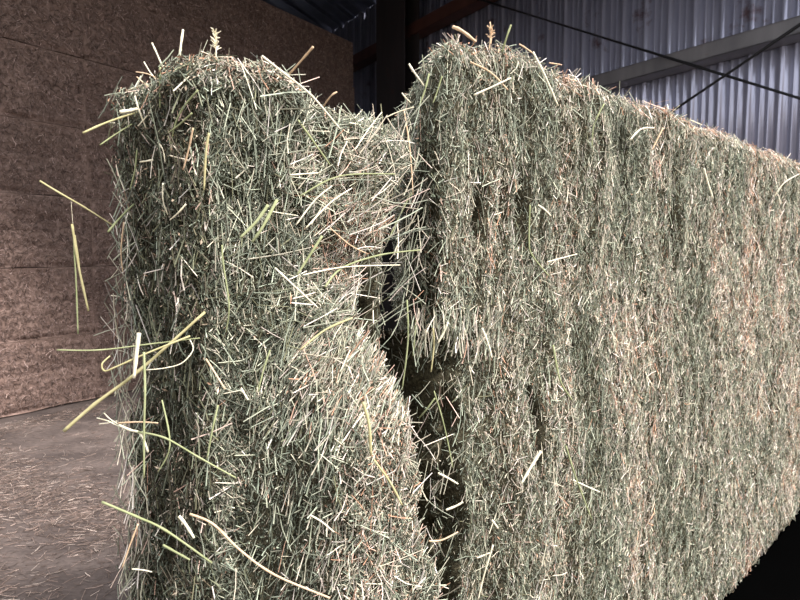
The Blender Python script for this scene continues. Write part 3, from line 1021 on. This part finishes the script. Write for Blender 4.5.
# column against the wall
ca, cb = wall_pt(404, 0.55), wall_pt(377, 0.55)
cw = float(np.dot(cb - ca, WDIR))
cp = [oriented_box(ca, WDIR * cw, -WN * 0.02, (0, 0, ROOF_Z)), oriented_box(ca - WN * 0.30, WDIR * cw, -WN * 0.02, (0, 0, ROOF_Z)),
      oriented_box(ca + WDIR * (cw / 2 - 0.01), WDIR * 0.02, -WN * 0.30, (0, 0, ROOF_Z))]
tag(add_mesh('column', join(cp), M_column, smooth=False), 'dark steel column standing against the metal wall', 'column', kind='structure')


# brace rods crossing in front of the wall
def rod(a, b_, label):
    o = add_mesh('brace_rod', tube([a, (a + b_) / 2, b_], 0.013, 8, 1.0), M_rod)
    tag(o, label, 'brace rod', 'steel brace rods crossing before the metal wall')


def on_wall(px, py, off):
    p = wall_pt(px, off)
    q = at(px, py, p[1])
    return Vector((p[0], p[1], q.z))


rod(on_wall(410, -22, 0.36), on_wall(905, 134, 0.36), 'black brace rod sloping down to the right across the metal wall')
rod(on_wall(600, 158, 0.40), on_wall(880, -44, 0.40), 'black brace rod rising to the right, crossing the other rod')

# roof: ribbed sheets, eave open towards the lens
EAVE_Y = 2.6
RD = np.array([math.sin(math.radians(23)), math.cos(math.radians(23)), 0])
RS = np.array([RD[1], -RD[0], 0])
ro = sheet('ceiling', (-14, 4.4, ROOF_Z), (1, 0, 0), RD, (0, 0, -1), 20, 19, 0.44, M_roof, 0.05, 0.0)
tag(ro, 'dark ribbed underside of the barn roof', 'ceiling', kind='structure')
fw = add_mesh('light_header', oriented_box((-14, 4.32, 5.2), (20, 0, 0), (0, 0.05, 0), (0, 0, ROOF_Z - 5.2)), M_roof, smooth=False)  # added header, out of view, to darken the depth of the barn
tag(fw, 'unseen header added over the open front to keep light out of the barn', 'wall', kind='structure')
bw = add_mesh('wall_back', oriented_box((-14, 20.0, 0), (28, 0, 0), (0, 0.05, 0), (0, 0, ROOF_Z)), M_roof, smooth=False)
tag(bw, 'dark back wall of the barn', 'wall', kind='structure')
lw_ = add_mesh('light_block_left', oriented_box((-8.4, 4.4, 0), (0.05, 0, 0), (0, 17, 0), (0, 0, ROOF_Z)), M_roof, smooth=False)  # out-of-view wall, added to block light from the left
tag(lw_, 'unseen left wall added to block light', 'wall', kind='structure')

# made-up black sheet by the long bale's foot, standing in for a lens obstruction
tv = []
nu, nw = 60, 24
tu, tw = np.meshgrid(np.linspace(1.2, 3.9, nu), np.linspace(0, 1, nw), indexing='ij')
ph = tw * np.pi
Pt = np.stack([tu.ravel(), (-0.028 - 0.62 * tw).ravel(), (0.006 + 0.05 * np.sin(ph) * sstep(1.2, 1.7, tu) * sstep(3.9, 3.5, tu)).ravel()], axis=1)
Pt[:, 2] += 0.012 * (1 + vnoise(Pt, 6, 77)) * np.sin(ph).ravel()
Wt = RB.world(Pt)
i = np.arange(nu * nw).reshape(nu, nw)
Ft = np.stack([i[:-1, :-1], i[1:, :-1], i[1:, 1:], i[:-1, 1:]], axis=-1).reshape(-1, 4)
M_lens_blot, nt, b = new_mat('black_lens_blot', 1.0, 0.0)
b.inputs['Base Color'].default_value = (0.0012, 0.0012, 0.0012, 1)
bpn = nt.nodes.new('ShaderNodeTexNoise'); bpn.inputs['Scale'].default_value = 9
bb = nt.nodes.new('ShaderNodeBump'); bb.inputs['Strength'].default_value = 0.3
nt.links.new(bpn.outputs['Fac'], bb.inputs['Height']); nt.links.new(bb.outputs['Normal'], b.inputs['Normal'])
tp = link('black_lens_blot', np_mesh('black_lens_blot', Wt, Ft[:, ::-1], smooth=True), M_lens_blot)
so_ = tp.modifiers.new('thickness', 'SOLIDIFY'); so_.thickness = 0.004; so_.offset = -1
tag(tp, 'made-up black sheet standing in for a lens obstruction, bottom right corner', 'tarp')

# yard outside the open front of the barn
yard_m = chaff_mat('yard_gravel', [(0.3, S(120, 112, 100)), (0.7, S(160, 152, 138))], 14, 0.3)
gr = add_mesh('ground', oriented_box((-40, -46, -0.06), (80, 0, 0), (0, 40, 0), (0, 0, 0.03)), yard_m, smooth=False)
tag(gr, 'pale gravel yard before the barn', 'ground', kind='structure')

# ------------------------------------------------------------------ light: overcast sky and a veiled sun through the open front
w = bpy.data.worlds.new('sky')
scene.world = w
w.use_nodes = True
nt = w.node_tree
bg = nt.nodes['Background']
tc = nt.nodes.new('ShaderNodeTexCoord')
sx = nt.nodes.new('ShaderNodeSeparateXYZ')
nt.links.new(tc.outputs['Generated'], sx.inputs['Vector'])
r = ramp(nt, [(0.0, (0.25, 0.24, 0.22)), (0.5, (0.97, 0.97, 1.0)), (1.0, (0.84, 0.90, 1.0))])
mp = nt.nodes.new('ShaderNodeMapRange'); mp.inputs['From Min'].default_value = -1; mp.inputs['From Max'].default_value = 1
nt.links.new(sx.outputs['Z'], mp.inputs['Value']); nt.links.new(mp.outputs['Result'], r.inputs['Fac'])
nt.links.new(r.outputs['Color'], bg.inputs['Color'])
bg.inputs['Strength'].default_value = 1.1

sl = bpy.data.lights.new('sun', 'SUN')
sl.energy = 6.0
sl.angle = math.radians(16)
sl.color = (1.0, 0.945, 0.93)
so = bpy.data.objects.new('sun', sl); C.objects.link(so)
SUN_TO = Vector((0.85, -0.42, 1.02)).normalized()      # towards the sun
so.rotation_euler = SUN_TO.to_track_quat('Z', 'Y').to_euler()
so.location = (4, -6, 9)

scene.view_settings.view_transform = 'Standard'
scene.view_settings.look = 'None'
scene.view_settings.gamma = 1
scene.view_settings.exposure = 0.6
scene.view_settings.use_curve_mapping = False
